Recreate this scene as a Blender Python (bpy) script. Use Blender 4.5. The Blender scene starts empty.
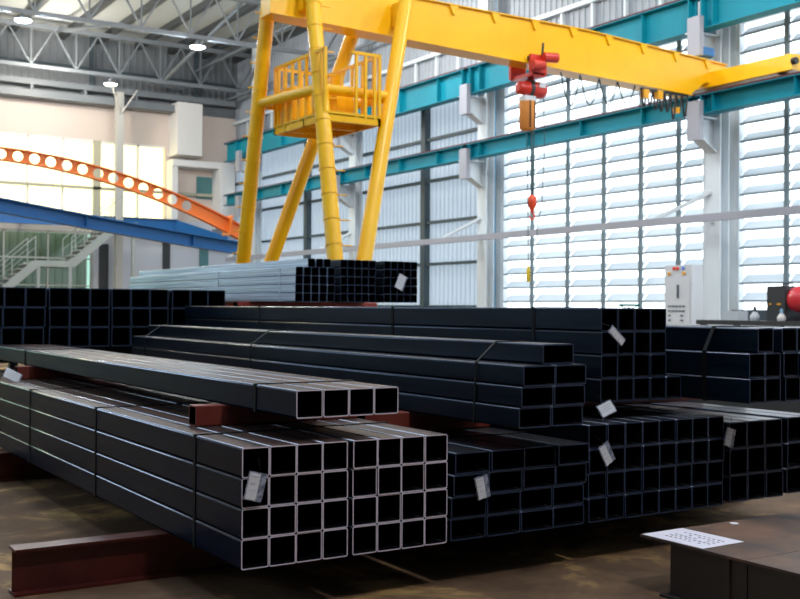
import bpy, bmesh, math, random
from mathutils import Vector, Matrix
random.seed(7)
C = bpy.context.scene.collection
PI = math.pi

# ------------------------------------------------------------------ materials
def mat(name, col, rough=.5, metal=0., noise=None, scale=6., bump=0., spec=.5, stretch=None, trans=0., emit=None):
    m = bpy.data.materials.new(name); m.use_nodes = True
    nt = m.node_tree; nd = nt.nodes; lk = nt.links
    b = nd['Principled BSDF']
    b.inputs['Base Color'].default_value = (*col, 1)
    b.inputs['Roughness'].default_value = rough
    b.inputs['Metallic'].default_value = metal
    b.inputs['Specular IOR Level'].default_value = spec
    if emit:
        b.inputs['Emission Color'].default_value = (*emit[0], 1)
        b.inputs['Emission Strength'].default_value = emit[1]
    tc = nd.new('ShaderNodeTexCoord'); mp = nd.new('ShaderNodeMapping')
    lk.new(tc.outputs['Object'], mp.inputs['Vector'])
    if stretch: mp.inputs['Scale'].default_value = stretch
    n = nd.new('ShaderNodeTexNoise'); n.inputs['Scale'].default_value = scale; n.inputs['Detail'].default_value = 6
    lk.new(mp.outputs['Vector'], n.inputs['Vector'])
    if noise:
        mx = nd.new('ShaderNodeMix'); mx.data_type = 'RGBA'
        rp = nd.new('ShaderNodeValToRGB'); rp.color_ramp.elements[0].position = .38; rp.color_ramp.elements[1].position = .66
        lk.new(n.outputs['Fac'], rp.inputs['Fac']); lk.new(rp.outputs['Color'], mx.inputs['Factor'])
        mx.inputs['A'].default_value = (*col, 1); mx.inputs['B'].default_value = (*noise, 1)
        lk.new(mx.outputs['Result'], b.inputs['Base Color'])
    if bump:
        bp = nd.new('ShaderNodeBump'); bp.inputs['Strength'].default_value = bump; bp.inputs['Distance'].default_value = .01
        lk.new(n.outputs['Fac'], bp.inputs['Height']); lk.new(bp.outputs['Normal'], b.inputs['Normal'])
    if trans:
        t = nd.new('ShaderNodeBsdfTranslucent'); t.inputs['Color'].default_value = (*col, 1)
        ms = nd.new('ShaderNodeMixShader'); ms.inputs[0].default_value = trans
        lk.new(b.outputs[0], ms.inputs[1]); lk.new(t.outputs[0], ms.inputs[2])
        lk.new(ms.outputs[0], nd['Material Output'].inputs['Surface'])
    return m

def glass(name, col, gloss=.08):
    m = bpy.data.materials.new(name); m.use_nodes = True
    nt = m.node_tree; nd = nt.nodes; lk = nt.links; nd.remove(nd['Principled BSDF'])
    t = nd.new('ShaderNodeBsdfTransparent'); t.inputs['Color'].default_value = (*col, 1)
    g = nd.new('ShaderNodeBsdfGlossy'); g.inputs['Roughness'].default_value = .15
    ms = nd.new('ShaderNodeMixShader'); ms.inputs[0].default_value = gloss
    lk.new(t.outputs[0], ms.inputs[1]); lk.new(g.outputs[0], ms.inputs[2])
    lk.new(ms.outputs[0], nd['Material Output'].inputs['Surface'])
    return m

def steel(name, col, dust, dustfac, rough=.36, spec=.5, metal=0.):
    """mill steel: streaked along its length, brown dust and rust lying on faces turned upward"""
    m = mat(name, col, rough, metal, spec=spec)
    m.node_tree.nodes['Principled BSDF'].inputs['Specular Tint'].default_value = (.55, .78, 1.15, 1)
    nt = m.node_tree; nd = nt.nodes; lk = nt.links; b = nd['Principled BSDF']
    tc = nd['Texture Coordinate']; mp = nd['Mapping']; mp.inputs['Scale'].default_value = (14, .8, 14)
    n = nd['Noise Texture']; n.inputs['Scale'].default_value = 1.6
    oi = nd.new('ShaderNodeObjectInfo'); ad = nd.new('ShaderNodeVectorMath'); ad.operation = 'ADD'
    cb = nd.new('ShaderNodeCombineXYZ'); ml = nd.new('ShaderNodeMath'); ml.operation = 'MULTIPLY'; ml.inputs[1].default_value = 37
    lk.new(oi.outputs['Random'], ml.inputs[0]); lk.new(ml.outputs[0], cb.inputs['X']); lk.new(ml.outputs[0], cb.inputs['Y'])
    lk.new(mp.outputs['Vector'], ad.inputs[0]); lk.new(cb.outputs[0], ad.inputs[1]); lk.new(ad.outputs[0], n.inputs['Vector'])
    ge = nd.new('ShaderNodeNewGeometry'); sx = nd.new('ShaderNodeSeparateXYZ'); lk.new(ge.outputs['True Normal'], sx.inputs[0])
    up = nd.new('ShaderNodeMapRange'); up.inputs[1].default_value = .6; up.inputs[2].default_value = .98; lk.new(sx.outputs['Z'], up.inputs[0])
    rp = nd.new('ShaderNodeMapRange'); rp.inputs[1].default_value = .36; rp.inputs[2].default_value = .66; lk.new(n.outputs['Fac'], rp.inputs[0])
    rm = nd.new('ShaderNodeMapRange'); rm.inputs[3].default_value = .55; rm.inputs[4].default_value = 1.3; lk.new(oi.outputs['Random'], rm.inputs[0])
    f1 = nd.new('ShaderNodeMath'); f1.operation = 'MULTIPLY'; lk.new(up.outputs[0], f1.inputs[0]); lk.new(rm.outputs[0], f1.inputs[1])
    f2 = nd.new('ShaderNodeMath'); f2.operation = 'MULTIPLY_ADD'; f2.inputs[1].default_value = .7; f2.inputs[2].default_value = .3; lk.new(rp.outputs[0], f2.inputs[0])
    f3 = nd.new('ShaderNodeMath'); f3.operation = 'MULTIPLY'; lk.new(f1.outputs[0], f3.inputs[0]); lk.new(f2.outputs[0], f3.inputs[1])
    f4 = nd.new('ShaderNodeMath'); f4.operation = 'MULTIPLY'; f4.inputs[1].default_value = dustfac; lk.new(f3.outputs[0], f4.inputs[0]); f4.use_clamp = True
    mxs = nd.new('ShaderNodeMix'); mxs.data_type = 'RGBA'; lk.new(rp.outputs[0], mxs.inputs['Factor'])
    mxs.inputs['A'].default_value = (*col, 1); mxs.inputs['B'].default_value = (*[c*1.9 for c in col], 1)
    mx = nd.new('ShaderNodeMix'); mx.data_type = 'RGBA'; lk.new(f4.outputs[0], mx.inputs['Factor'])
    lk.new(mxs.outputs['Result'], mx.inputs['A']); mx.inputs['B'].default_value = (*dust, 1)
    lk.new(mx.outputs['Result'], b.inputs['Base Color'])
    rr = nd.new('ShaderNodeMapRange'); rr.inputs[3].default_value = rough-.06; rr.inputs[4].default_value = rough+.14
    lk.new(n.outputs['Fac'], rr.inputs[0]); lk.new(rr.outputs[0], b.inputs['Roughness'])
    return m

M = {}
M['steel'] = steel('dark_mill_steel', (.0015, .0040, .013), (.125, .072, .050), .95, .34, .13)
M['steel_b'] = steel('blue_black_steel', (.0015, .0040, .0085), (.06, .048, .044), .5, .3, .28)
M['inner'] = mat('tube_inside', (.0025, .003, .0045), .5, spec=.2)
M['rim'] = mat('lit_cut_edge', (.76, .70, .80), .45, .1)  # front rims: the light falling on them is put into the colour
M['rim_b'] = mat('dimmed_cut_edge', (.026, .044, .088), .45, .2)  # same cut edge painted dim blue for the weaker light on rear bundles
M['galv'] = mat('galvanized_steel', (.34, .41, .52), .36, .4, noise=(.78, .85, .95), scale=2, stretch=(4, .3, 40))
M['worn'] = mat('painted_corner_glint', (.42, .44, .50), .25, .95)  # bright strip for one corner only, imitating its highlight line
M['glint_b'] = mat('dim_corner_glint', (.085, .10, .13), .28, .95)  # dimmer copy of the painted corner highlight, for the rear bundles
M['band'] = mat('black_steel_band', (.004, .004, .005), .6, spec=.2)
M['nosing'] = mat('grey_blade_edge', (.24, .30, .34), .5)
M['redbar'] = mat('red_bar_paint', (.20, .030, .018), .5, noise=(.26, .05, .03), scale=5)
M['red'] = mat('red_oxide_paint', (.060, .007, .004), .45, noise=(.10, .013, .008), scale=4, bump=.2)
M['salmon'] = mat('bright_red_oxide', (.48, .07, .05), .5)
M['stone'] = mat('olive_grey_paint', (.42, .40, .30), .6)
M['offwhite'] = mat('off_white_column_paint', (.46, .45, .42), .6)
M['yellow'] = mat('yellow_crane_paint', (.96, .53, .003), .32, noise=(.92, .48, .003), scale=1.2)
M['teal'] = mat('teal_runway_paint', (.002, .20, .275), .5, noise=(.002, .235, .325), scale=.6, spec=.2)
M['railred'] = mat('rusty_rail', (.10, .025, .03), .6, spec=.2)
M['sheet'] = mat('pale_cladding', (.36, .41, .46), .5, trans=.35)
M['sheet2'] = mat('grey_cladding', (.34, .37, .41), .55)
M['shadewall'] = mat('dark_grey_cladding', (.07, .08, .095), .7)
M['gable'] = mat('gable_cladding', (.15, .165, .18), .55)
M['girt'] = mat('dark_girt', (.05, .075, .09), .5)
M['col'] = mat('pale_column_paint', (.66, .72, .76), .45)
M['bracket'] = mat('lilac_grey_paint', (.34, .35, .41), .5)
M['louver'] = mat('white_louver', (.64, .70, .74), .5, trans=.18)
M['mullion'] = mat('grey_teal_mullion', (.17, .235, .27), .5)
M['roof'] = mat('roof_sheet', (.42, .44, .43), .6)
M['purlin'] = mat('dark_purlin', (.045, .05, .055), .5)
M['truss'] = mat('grey_truss_paint', (.17, .19, .21), .5)
M['beige'] = mat('beige_wall', (.66, .56, .50), .8)
M['white'] = mat('white_wall_paint', (.78, .76, .74), .6)
M['lowwall'] = mat('pale_blue_wall', (.55, .58, .64), .6)
M['blue'] = mat('blue_beam_paint', (.008, .13, .38), .4)
M['orange'] = mat('orange_beam_paint', (.80, .19, .025), .45)
M['stair'] = mat('pale_stair_steel', (.34, .37, .35), .5)
M['dark'] = mat('dark_grey_metal', (.03, .035, .04), .5)
M['bluepipe'] = mat('blue_pipe', (.01, .32, .62), .4)
M['hoist'] = mat('red_hoist_paint', (.62, .035, .02), .35)
M['bag'] = mat('orange_chain_bag', (.80, .32, .07), .7)
M['bagstrap'] = mat('brown_webbing', (.07, .02, .012), .8)
M['hook'] = mat('orange_red_hook_paint', (.85, .09, .03), .4)
M['pendant'] = mat('yellow_plastic', (.80, .60, .05), .4)
M['black'] = mat('black_rubber', (.008, .009, .01), .5)
M['chain'] = mat('chain_steel', (.05, .10, .11), .4, .5)
M['cab'] = mat('grey_enamel', (.60, .63, .67), .4)
M['cabdark'] = mat('slate_button', (.06, .08, .10), .5)
M['redlamp'] = mat('red_indicator', (.8, .05, .03), .3)
M['amber'] = mat('amber_indicator', (.85, .40, .02), .3)
M['bluelamp'] = mat('blue_indicator', (.1, .25, .8), .3)
M['tankred'] = mat('glossy_red_paint', (.62, .02, .04), .25)
M['tagw'] = mat('white_label_paper', (.86, .88, .92), .6)
M['plastic'] = mat('clear_plastic_sleeve', (.55, .60, .72), .12, noise=(.12, .14, .20), scale=40, trans=.25)
M['paper'] = mat('lilac_paper', (.80, .76, .84), .7)
M['ink'] = mat('dark_ink', (.04, .035, .06), .7)
M['girder'] = mat('rusty_plate_steel', (.19, .10, .062), .6, noise=(.045, .042, .043), scale=2.4, bump=.1, spec=.25)
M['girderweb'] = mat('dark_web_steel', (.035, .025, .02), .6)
M['glassy'] = glass('warm_window_glass', (1, .91, .62))
M['glassw'] = glass('added_window_glass', (.86, .93, 1.))
M['glassg'] = glass('green_tinted_glass', (.42, .55, .48), .10)
M['curtain'] = mat('pale_curtain', (.42, .40, .30), .8, trans=.2)
M['tealpane'] = mat('teal_glazing', (.08, .21, .22), .25)
M['bottle'] = mat('pale_blue_plastic', (.25, .50, .72), .3)
M['lamp'] = mat('lit_lamp_lens', (1, 1, 1), .4, emit=((.72, .93, 1.), 14))
M['lampw'] = mat('lit_warm_lens', (1, 1, 1), .4, emit=((1., .95, .82), 14))
M['green'] = mat('green_stand_paint', (.01, .20, .16), .5)

def floor_mat():
    m = mat('worn_concrete', (.16, .115, .078), .75, spec=.2); nt = m.node_tree; nd = nt.nodes; lk = nt.links; b = nd['Principled BSDF']
    tc = nd['Texture Coordinate']
    def nz(s, d):
        n = nd.new('ShaderNodeTexNoise'); n.inputs['Scale'].default_value = s; n.inputs['Detail'].default_value = d
        lk.new(tc.outputs['Object'], n.inputs['Vector']); return n
    a, c2 = nz(1.15, 9), nz(9, 9)
    a.inputs['Roughness'].default_value = .62; c2.inputs['Roughness'].default_value = .7; a.inputs['Distortion'].default_value = .6
    r = nd.new('ShaderNodeValToRGB'); e = r.color_ramp.elements
    e[0].position = .36; e[0].color = (.12, .072, .042, 1); e[1].position = .64; e[1].color = (.66, .41, .15, 1)
    k = e.new(.515); k.color = (.20, .118, .066, 1)
    lk.new(a.outputs['Fac'], r.inputs['Fac'])
    mx = nd.new('ShaderNodeMix'); mx.data_type = 'RGBA'; mx.blend_type = 'MULTIPLY'; mx.inputs['Factor'].default_value = .7
    r2 = nd.new('ShaderNodeValToRGB'); r2.color_ramp.elements[0].position = .3; r2.color_ramp.elements[0].color = (.68, .68, .68, 1); r2.color_ramp.elements[1].position = .7
    lk.new(c2.outputs['Fac'], r2.inputs['Fac']); lk.new(r.outputs['Color'], mx.inputs['A']); lk.new(r2.outputs['Color'], mx.inputs['B'])
    lk.new(mx.outputs['Result'], b.inputs['Base Color'])
    return m
M['floor'] = floor_mat()

# ------------------------------------------------------------------ mesh builder
class MB:
    def __init__(s): s.v = []; s.f = []; s.m = []; s.sm = []
    def add(s, v, f, mi=0, smooth=False):
        n = len(s.v); s.v += [tuple(p) for p in v]
        for q in f: s.f.append([n+i for i in q]); s.m.append(mi); s.sm.append(smooth)
        return s
    def box(s, x0, x1, y0, y1, z0, z1, mi=0):
        v = [(x, y, z) for x in (x0, x1) for y in (y0, y1) for z in (z0, z1)]
        return s.add(v, [(0, 1, 3, 2), (4, 6, 7, 5), (0, 4, 5, 1), (2, 3, 7, 6), (0, 2, 6, 4), (1, 5, 7, 3)], mi)
    def bar(s, p, q, w, h=None, mi=0, upv=(0, 0, 1)):
        h = h or w; p = Vector(p); q = Vector(q); d = (q-p).normalized(); u = Vector(upv)
        if abs(d.dot(u)) > .98: u = Vector((0, 1, 0))
        a = d.cross(u).normalized(); b = a.cross(d).normalized()
        v = [o + a*w/2*i + b*h/2*j for o in (p, q) for i, j in ((-1, -1), (1, -1), (1, 1), (-1, 1))]
        return s.add(v, [(0, 3, 2, 1), (4, 5, 6, 7), (0, 1, 5, 4), (1, 2, 6, 5), (2, 3, 7, 6), (3, 0, 4, 7)], mi)
    def cyl(s, p, q, r, r2=None, n=16, mi=0, caps=True):
        r2 = r if r2 is None else r2; p = Vector(p); q = Vector(q); d = (q-p).normalized()
        u = Vector((0, 0, 1)) if abs(d.z) < .95 else Vector((0, 1, 0))
        a = d.cross(u).normalized(); b = a.cross(d).normalized()
        v = []
        for o, R in ((p, r), (q, r2)):
            v += [o + a*R*math.cos(2*PI*k/n) + b*R*math.sin(2*PI*k/n) for k in range(n)]
        s.add(v, [(k, (k+1) % n, n+(k+1) % n, n+k) for k in range(n)], mi, True)
        if caps: s.add(v[:n], [list(range(n))[::-1]], mi); s.add(v[n:], [list(range(n))], mi)
        return s
    def path(s, pts, r, n=8, mi=0):
        pts = [Vector(p) for p in pts]; rings = []
        for i, p in enumerate(pts):
            d = (pts[min(i+1, len(pts)-1)] - pts[max(i-1, 0)]).normalized()
            u = Vector((0, 1, 0)) if abs(d.y) < .9 else Vector((0, 0, 1))
            a = d.cross(u).normalized(); b = a.cross(d).normalized()
            rings.append([p + a*r*math.cos(2*PI*k/n) + b*r*math.sin(2*PI*k/n) for k in range(n)])
        v = [q for g in rings for q in g]
        f = [(i*n+k, i*n+(k+1) % n, (i+1)*n+(k+1) % n, (i+1)*n+k) for i in range(len(pts)-1) for k in range(n)]
        s.add(v, f, mi, True)
        s.add(rings[0], [list(range(n))[::-1]], mi); s.add(rings[-1], [list(range(n))], mi); return s
    def prism(s, poly, axis, a, b, mi=0):
        """poly: 2-D points; axis 'y': (x,z) extruded in y; 'x': (y,z) in x; 'z': (x,y) in z"""
        def P(p, t): return {'y': (p[0], t, p[1]), 'x': (t, p[0], p[1]), 'z': (p[0], p[1], t)}[axis]
        n = len(poly); v = [P(p, a) for p in poly] + [P(p, b) for p in poly]
        s.add(v, [list(range(n))[::-1], list(range(n, 2*n))] + [(k, (k+1) % n, n+(k+1) % n, n+k) for k in range(n)], mi); return s
    def lathe(s, c, prof, n=20, mi=0, axis='z'):
        v = []
        for r, h in prof:
            for k in range(n):
                t = 2*PI*k/n; x, y = r*math.cos(t), r*math.sin(t)
                v.append({'z': (c[0]+x, c[1]+y, c[2]+h), 'x': (c[0]+h, c[1]+x, c[2]+y), 'y': (c[0]+x, c[1]+h, c[2]+y)}[axis])
        f = [(i*n+k, i*n+(k+1) % n, (i+1)*n+(k+1) % n, (i+1)*n+k) for i in range(len(prof)-1) for k in range(n)]
        s.add(v, f, mi, True)
        s.add(v[:n], [list(range(n))[::-1]], mi); s.add(v[-n:], [list(range(n))], mi); return s
    def mesh(s, name, mats, off=(0, 0, 0), fix=True):
        me = bpy.data.meshes.new(name)
        me.from_pydata([(p[0]-off[0], p[1]-off[1], p[2]-off[2]) for p in s.v], [], s.f)
        for m in (mats if isinstance(mats, (list, tuple)) else [mats]): me.materials.append(m)
        for p, mi, sm in zip(me.polygons, s.m, s.sm): p.material_index = mi; p.use_smooth = sm
        if fix:
            bm = bmesh.new(); bm.from_mesh(me); bmesh.ops.remove_doubles(bm, verts=bm.verts, dist=1e-5) if False else None
            bmesh.ops.recalc_face_normals(bm, faces=bm.faces); bm.to_mesh(me); bm.free()
        me.update(); return me
    def build(s, name, mats, parent=None, loc=None, fix=True):
        if parent is not None: off = parent['_w'] if '_w' in parent else (0, 0, 0)
        elif loc is not None: off = loc
        else: off = (0, 0, 0)
        if parent is None and loc is None and s.v:
            xs, ys, zs = zip(*s.v); off = ((min(xs)+max(xs))/2, (min(ys)+max(ys))/2, min(zs))
        o = bpy.data.objects.new(name, s.mesh(name, mats, off, fix)); C.objects.link(o)
        o['_w'] = tuple(off)
        if parent is not None: o.parent = parent
        else: o.location = off
        return o

def thing(name, loc, label, cat, group=None, kind=None):
    o = bpy.data.objects.new(name, None); C.objects.link(o); o.location = loc; o['_w'] = tuple(loc)
    o.empty_display_size = .1
    return tag(o, label, cat, group, kind)
def tag(o, label=None, cat=None, group=None, kind=None):
    if label: o['label'] = label
    if cat: o['category'] = cat
    if group: o['group'] = group
    if kind: o['kind'] = kind
    return o
def struct(o): o['kind'] = 'structure'; return o

# ------------------------------------------------------------------ tubes
def tube_mesh(w, h, L, t, r, mats):
    """hollow tube, near-left-bottom corner at the origin, running along +y"""
    def ring(x0, x1, z0, z1, R, seg=3):
        pts = []
        for cx, cz, a0 in ((x1-R, z1-R, 0), (x0+R, z1-R, 90), (x0+R, z0+R, 180), (x1-R, z0+R, 270)):
            for k in range(seg+1):
                a = math.radians(a0 + 90*k/seg); pts.append((cx+R*math.cos(a), cz+R*math.sin(a)))
        return pts
    o = ring(0, w, 0, h, r); i = ring(t, w-t, t, h-t, max(r-t, .002)); n = len(o)
    v = [(p[0], 0, p[1]) for p in o] + [(p[0], L, p[1]) for p in o] + [(p[0], 0, p[1]) for p in i] + [(p[0], L, p[1]) for p in i]
    mb = MB(); f = []; mi = []; sm = []
    for k in range(n):
        j = (k+1) % n; corner = (k % 4) != 3
        f.append((k, n+k, n+j, j)); mi.append(3 if k//4 == 1 and corner and len(mats) > 3 else 0); sm.append(corner)  # only the top-left corner gets the painted highlight
        f.append((2*n+k, 2*n+j, 3*n+j, 3*n+k)); mi.append(2); sm.append(corner)
        f.append((k, j, 2*n+j, 2*n+k)); mi.append(1); sm.append(False)
        f.append((n+k, 3*n+k, 3*n+j, n+j)); mi.append(1); sm.append(False)
    mb.v = v; mb.f = f; mb.m = mi; mb.sm = sm
    return mb.mesh('tube', mats)

ORD = ['leftmost', 'second from left', 'third from left', 'fourth from left', 'fifth from left', 'sixth from left', 'seventh from left', 'eighth from left']
def rowname(r, n):   # r counted from the bottom
    if n == 1: return 'in the only row'
    if r == n-1: return 'top row'
    if r == 0: return 'bottom row'
    k = n-1-r
    return ['', 'second row down', 'third row down', 'fourth row down'][k]

def place_row(me, name, xs, y, z, row, what, where, group, jit=.004, cat='tube'):
    for k, x in enumerate(xs):
        o = bpy.data.objects.new(name, me); C.objects.link(o)
        o.location = (x, y + random.uniform(-jit, jit), z)
        tag(o, f'{what}, {ORD[k]}, {row}, {where}', cat, group)

T = [M['steel'], M['rim'], M['inner'], M['worn']]; TB = [M['steel_b'], M['rim_b'], M['inner'], M['glint_b']]  # M['worn'] is the painted corner highlight
SQ = 'black square steel tube'
# front bundle, two blocks of 4x4
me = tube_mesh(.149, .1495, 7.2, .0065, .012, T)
for r in range(4):
    place_row(me, 'square_tube', [2.18+.15*k for k in range(4)], 4.89, .25+.15*r, rowname(r, 4), SQ, 'left block of front stack', 'tubes in the left block of the front stack')
    place_row(me, 'square_tube', [2.808+.15*k for k in range(4)], 4.89, .25+.15*r, rowname(r, 4), SQ, 'right block of front stack', 'tubes in the right block of the front stack')
# layer of four on top
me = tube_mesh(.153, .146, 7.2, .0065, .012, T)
place_row(me, 'square_tube', [2.507+.154*k for k in range(4)], 4.95, .97, 'single layer', SQ, 'lying on red bar above front stack', 'four tubes lying on top of the front stack')
# rectangular tubes at the foot
RE = 'black rectangular steel tube'
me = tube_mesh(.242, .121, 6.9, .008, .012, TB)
off4 = [0, -.0, -.012, .02]
for r in range(4):
    place_row(me, 'rectangular_tube', [3.44+[.0, .0, .012, .03][r]+.2455*k+(.004*k if r == 2 else 0) for k in range(4)], 4.9, .25+.122*r, rowname(r, 4), RE, 'low bundle beside front stack', 'rectangular tubes in the low bundle', .012)
# rectangular tubes, upper bundle
me = tube_mesh(.233, .116, 6.7, .008, .012, TB)
for r in range(3):
    place_row(me, 'rectangular_tube', [3.785+.012*r, 4.03+.012*r], 4.74, .87+.1175*r, ['bottom pair', 'middle pair', 'upper pair'][r], RE, 'stepped bundle under single tube', 'rectangular tubes in the stepped bundle', .01)
place_row(me, 'rectangular_tube', [4.0], 4.79, .87+.1175*3, 'alone on top', RE, 'crowning the stepped bundle', 'rectangular tubes in the stepped bundle')
# centre floor bundle 8x4
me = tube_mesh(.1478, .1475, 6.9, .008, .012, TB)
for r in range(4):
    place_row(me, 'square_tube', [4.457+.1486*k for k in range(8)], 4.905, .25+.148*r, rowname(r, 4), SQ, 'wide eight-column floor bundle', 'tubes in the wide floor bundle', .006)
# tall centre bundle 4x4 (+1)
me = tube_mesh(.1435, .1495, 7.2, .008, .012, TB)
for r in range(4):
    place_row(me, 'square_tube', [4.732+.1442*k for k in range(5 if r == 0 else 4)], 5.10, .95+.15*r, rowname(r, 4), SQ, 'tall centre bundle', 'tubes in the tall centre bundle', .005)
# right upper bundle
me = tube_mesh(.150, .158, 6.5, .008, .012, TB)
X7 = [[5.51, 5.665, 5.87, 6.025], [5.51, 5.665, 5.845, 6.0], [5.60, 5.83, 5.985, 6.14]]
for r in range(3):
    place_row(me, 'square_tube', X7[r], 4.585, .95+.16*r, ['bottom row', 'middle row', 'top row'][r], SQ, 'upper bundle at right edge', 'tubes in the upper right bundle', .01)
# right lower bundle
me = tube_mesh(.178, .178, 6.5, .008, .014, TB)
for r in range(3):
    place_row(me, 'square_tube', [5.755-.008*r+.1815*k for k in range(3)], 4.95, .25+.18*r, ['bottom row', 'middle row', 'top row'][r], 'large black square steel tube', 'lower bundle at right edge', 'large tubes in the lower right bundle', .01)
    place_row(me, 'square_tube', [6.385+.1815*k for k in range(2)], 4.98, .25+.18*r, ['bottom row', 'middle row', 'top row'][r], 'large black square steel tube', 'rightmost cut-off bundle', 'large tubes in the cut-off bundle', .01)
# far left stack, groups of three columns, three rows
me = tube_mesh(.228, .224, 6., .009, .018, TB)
for g, (x0, wh) in enumerate(((2.44, 'leftmost bundle of far left stack'), (3.19, 'second bundle of far left stack'), (3.91, 'third bundle of far left stack'), (4.646, 'last bundle of far left stack'))):
    for r in range(3):
        place_row(me, 'square_tube', [x0+(0.015*r if g == 0 else 0)+.231*k for k in range(3)], 12.5, 1.07+.226*r, ['bottom row', 'middle row', 'top row'][r], SQ, wh, 'tubes of the far left stack', .01)
# galvanised stack behind
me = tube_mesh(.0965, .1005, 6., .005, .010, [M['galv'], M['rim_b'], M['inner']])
me2 = tube_mesh(.0965, .1005, 6., .005, .010, TB)  # dark steel on these galvanised bundles stands in for shade between them
SG = 'small square tube'
for r in range(5):
    rn = ['bottom row', 'fourth row down', 'third row down', 'second row down', 'top row'][r]
    if r < 4: place_row(me, 'square_tube', [5.70+.106*k for k in range(5)], 11.3, 1.61+.102*r, ['bottom row', 'third row down', 'second row down', 'row under short top row'][r], 'small galvanised tube', 'left bundle of far stack', 'small tubes in the left far bundle', .006)
    place_row(me2, 'square_tube', [6.30+.098*k for k in range(5)], 11.3, 1.61+.102*r, rn, SG, 'middle bundle of far stack', 'small tubes in the middle far bundle', .006)
    place_row(me2, 'square_tube', [6.907+.098*k for k in range(5)], 11.3, 1.61+.102*r, rn, SG, 'right bundle of far stack', 'small tubes in the right far bundle', .006)
place_row(me, 'square_tube', [5.86+.106*k for k in range(3)], 11.3, 1.61+.408, 'short top row', 'small galvanised tube', 'left bundle of far stack', 'small tubes in the left far bundle', .006)

# ------------------------------------------------------------------ steel bands round the bundles
def strap(outline, y, label, group, w=.03, t=.0025, dy=None, m='band'):
    """outline: (x,z) corner points of the bundle's cross-section, closed"""
    mb = MB(); n = len(outline)
    cx = sum(p[0] for p in outline)/n; cz = sum(p[1] for p in outline)/n
    outer = []
    for (x, z) in outline: outer.append((x+(t if x > cx else -t), z+(t if z > cz else -t)))
    ys = dy or [0]*n
    for k in range(n):
        a, b = outer[k], outer[(k+1) % n]
        mb.bar((a[0], y+ys[k], a[1]), (b[0], y+ys[(k+1) % n], b[1]), w, t*2, 0, (cx-a[0]+.001, 0, cz-a[1]) if False else ((0, 0, 1) if abs(a[0]-b[0]) > abs(a[1]-b[1]) else (1, 0, 0)))
    o = mb.build('steel_band', M[m]); return tag(o, label, 'strap', group)
def rect(x0, x1, z0, z1): return [(x0, z0), (x1, z0), (x1, z1), (x0, z1)]
names = ['nearest the open ends', 'second from the open ends', 'third from the open ends', 'farthest from the open ends']
for k, y in enumerate((5.50, 7.30, 9.12, 11.0)):
    strap(rect(2.18, 2.78, .25, .85), y, 'black steel band round left block of front stack, ' + names[k], 'bands on the front stack')
    strap(rect(2.808, 3.41, .25, .85), y+.05, 'black steel band round right block of front stack, ' + names[k], 'bands on the front stack')
for k, y in enumerate((5.45, 10.7)):
    strap(rect(2.507, 3.122, .97, 1.116), y, ['black steel band round four top tubes, near the open ends', 'black steel band round four top tubes, at far end'][k], 'bands on the four top tubes')
for k, y in enumerate((5.16, 8.35, 11.)):
    strap([(3.785, .87), (4.265, .87), (4.285, 1.222), (4.235, 1.339), (4.0, 1.339), (3.80, 1.222)], y, 'black steel band crossing aslant over stepped bundle, ' + names[k], 'bands on the stepped bundle', dy=[0, 0, 0, .07, .07, 0], w=.014)
for k, y in enumerate((5.77, 7.6, 10.2)):
    strap(rect(4.732, 5.31, .95, 1.55), y, 'black steel band round tall centre bundle, ' + names[k], 'bands on the tall centre bundle')
strap([(5.51, .95), (6.18, .95), (6.29, 1.43), (5.60, 1.43), (5.51, 1.27)], 4.95, 'dark steel band slung over the upper right bundle', 'bands on the upper right bundle', dy=[0, 0, 0, .0, 0], w=.03)
for k, y in enumerate((5.5, 8.5)):
    strap(rect(3.44, 4.45, .25, .738), y, 'black steel band round low rectangular tube bundle, ' + names[k], 'bands on the low bundle')
strap(rect(4.457, 5.646, .25, .842), 5.6, 'black steel band round the wide eight-column floor bundle', 'bands on the wide bundle')
for k, y in enumerate((11.72, 13.6)):
    strap(rect(5.70, 6.22, 1.61, 2.018), y, ['pale steel band on galvanised stack, close to open ends', 'pale steel band on galvanised stack, midway along it'][k], 'bands on the galvanised stack', m='galv')

# ------------------------------------------------------------------ red steel supports
def ibeam(mb, axis, a, b, c, z0, h, w, tf=.014, tw=.01):
    prof = [(-w/2, 0), (w/2, 0), (w/2, tf), (tw/2, tf), (tw/2, h-tf), (w/2, h-tf), (w/2, h), (-w/2, h), (-w/2, h-tf), (-tw/2, h-tf), (-tw/2, tf), (-w/2, tf)]
    mb.prism([(c+p[0], z0+p[1]) for p in prof], axis, a, b); return mb
for k, y in enumerate((5.97, 9.9)):
    mb = MB(); ibeam(mb, 'x', 1.34 if k == 0 else 1.6, 7.1, y, 0, .25, .14)
    tag(mb.build('steel_i_beam', M['red']), ['red painted I-beam on floor under the near end of the bundles', 'red painted I-beam on floor under far end of the bundles'][k], 'beam', 'red floor beams under the bundles')
def boxbar(x0, x1, y, z0, z1, label, w=.11, c='redbar'):
    me = tube_mesh(w, z1-z0, x1-x0, .008, .008, [M[c], M[c], M['inner']])
    o = bpy.data.objects.new('red_support_bar', me); C.objects.link(o); o.location = (x0, y+w, z0); o.rotation_euler = (0, 0, -PI/2)
    tag(o, label, 'support bar', 'red box bars between the bundles')
boxbar(2.33, 3.40, 5.87, .85, .97, 'short red box bar under the near end of the four top tubes')
boxbar(2.38, 3.40, 10.45, .85, .97, 'red box bar under far end of the four top tubes')
boxbar(3.46, 4.44, 5.87, .738, .87, 'red box bar between low rectangular bundle and stepped bundle, near end')
boxbar(3.46, 4.44, 9.9, .738, .87, 'red box bar between low rectangular bundle and stepped bundle, far end')
boxbar(4.47, 7.0, 5.85, .842, .95, 'long red box bar on wide floor bundle under tall centre bundle, near end')
boxbar(4.47, 7.0, 9.9, .842, .95, 'long red box bar on wide floor bundle under tall centre bundle, far end')
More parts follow.
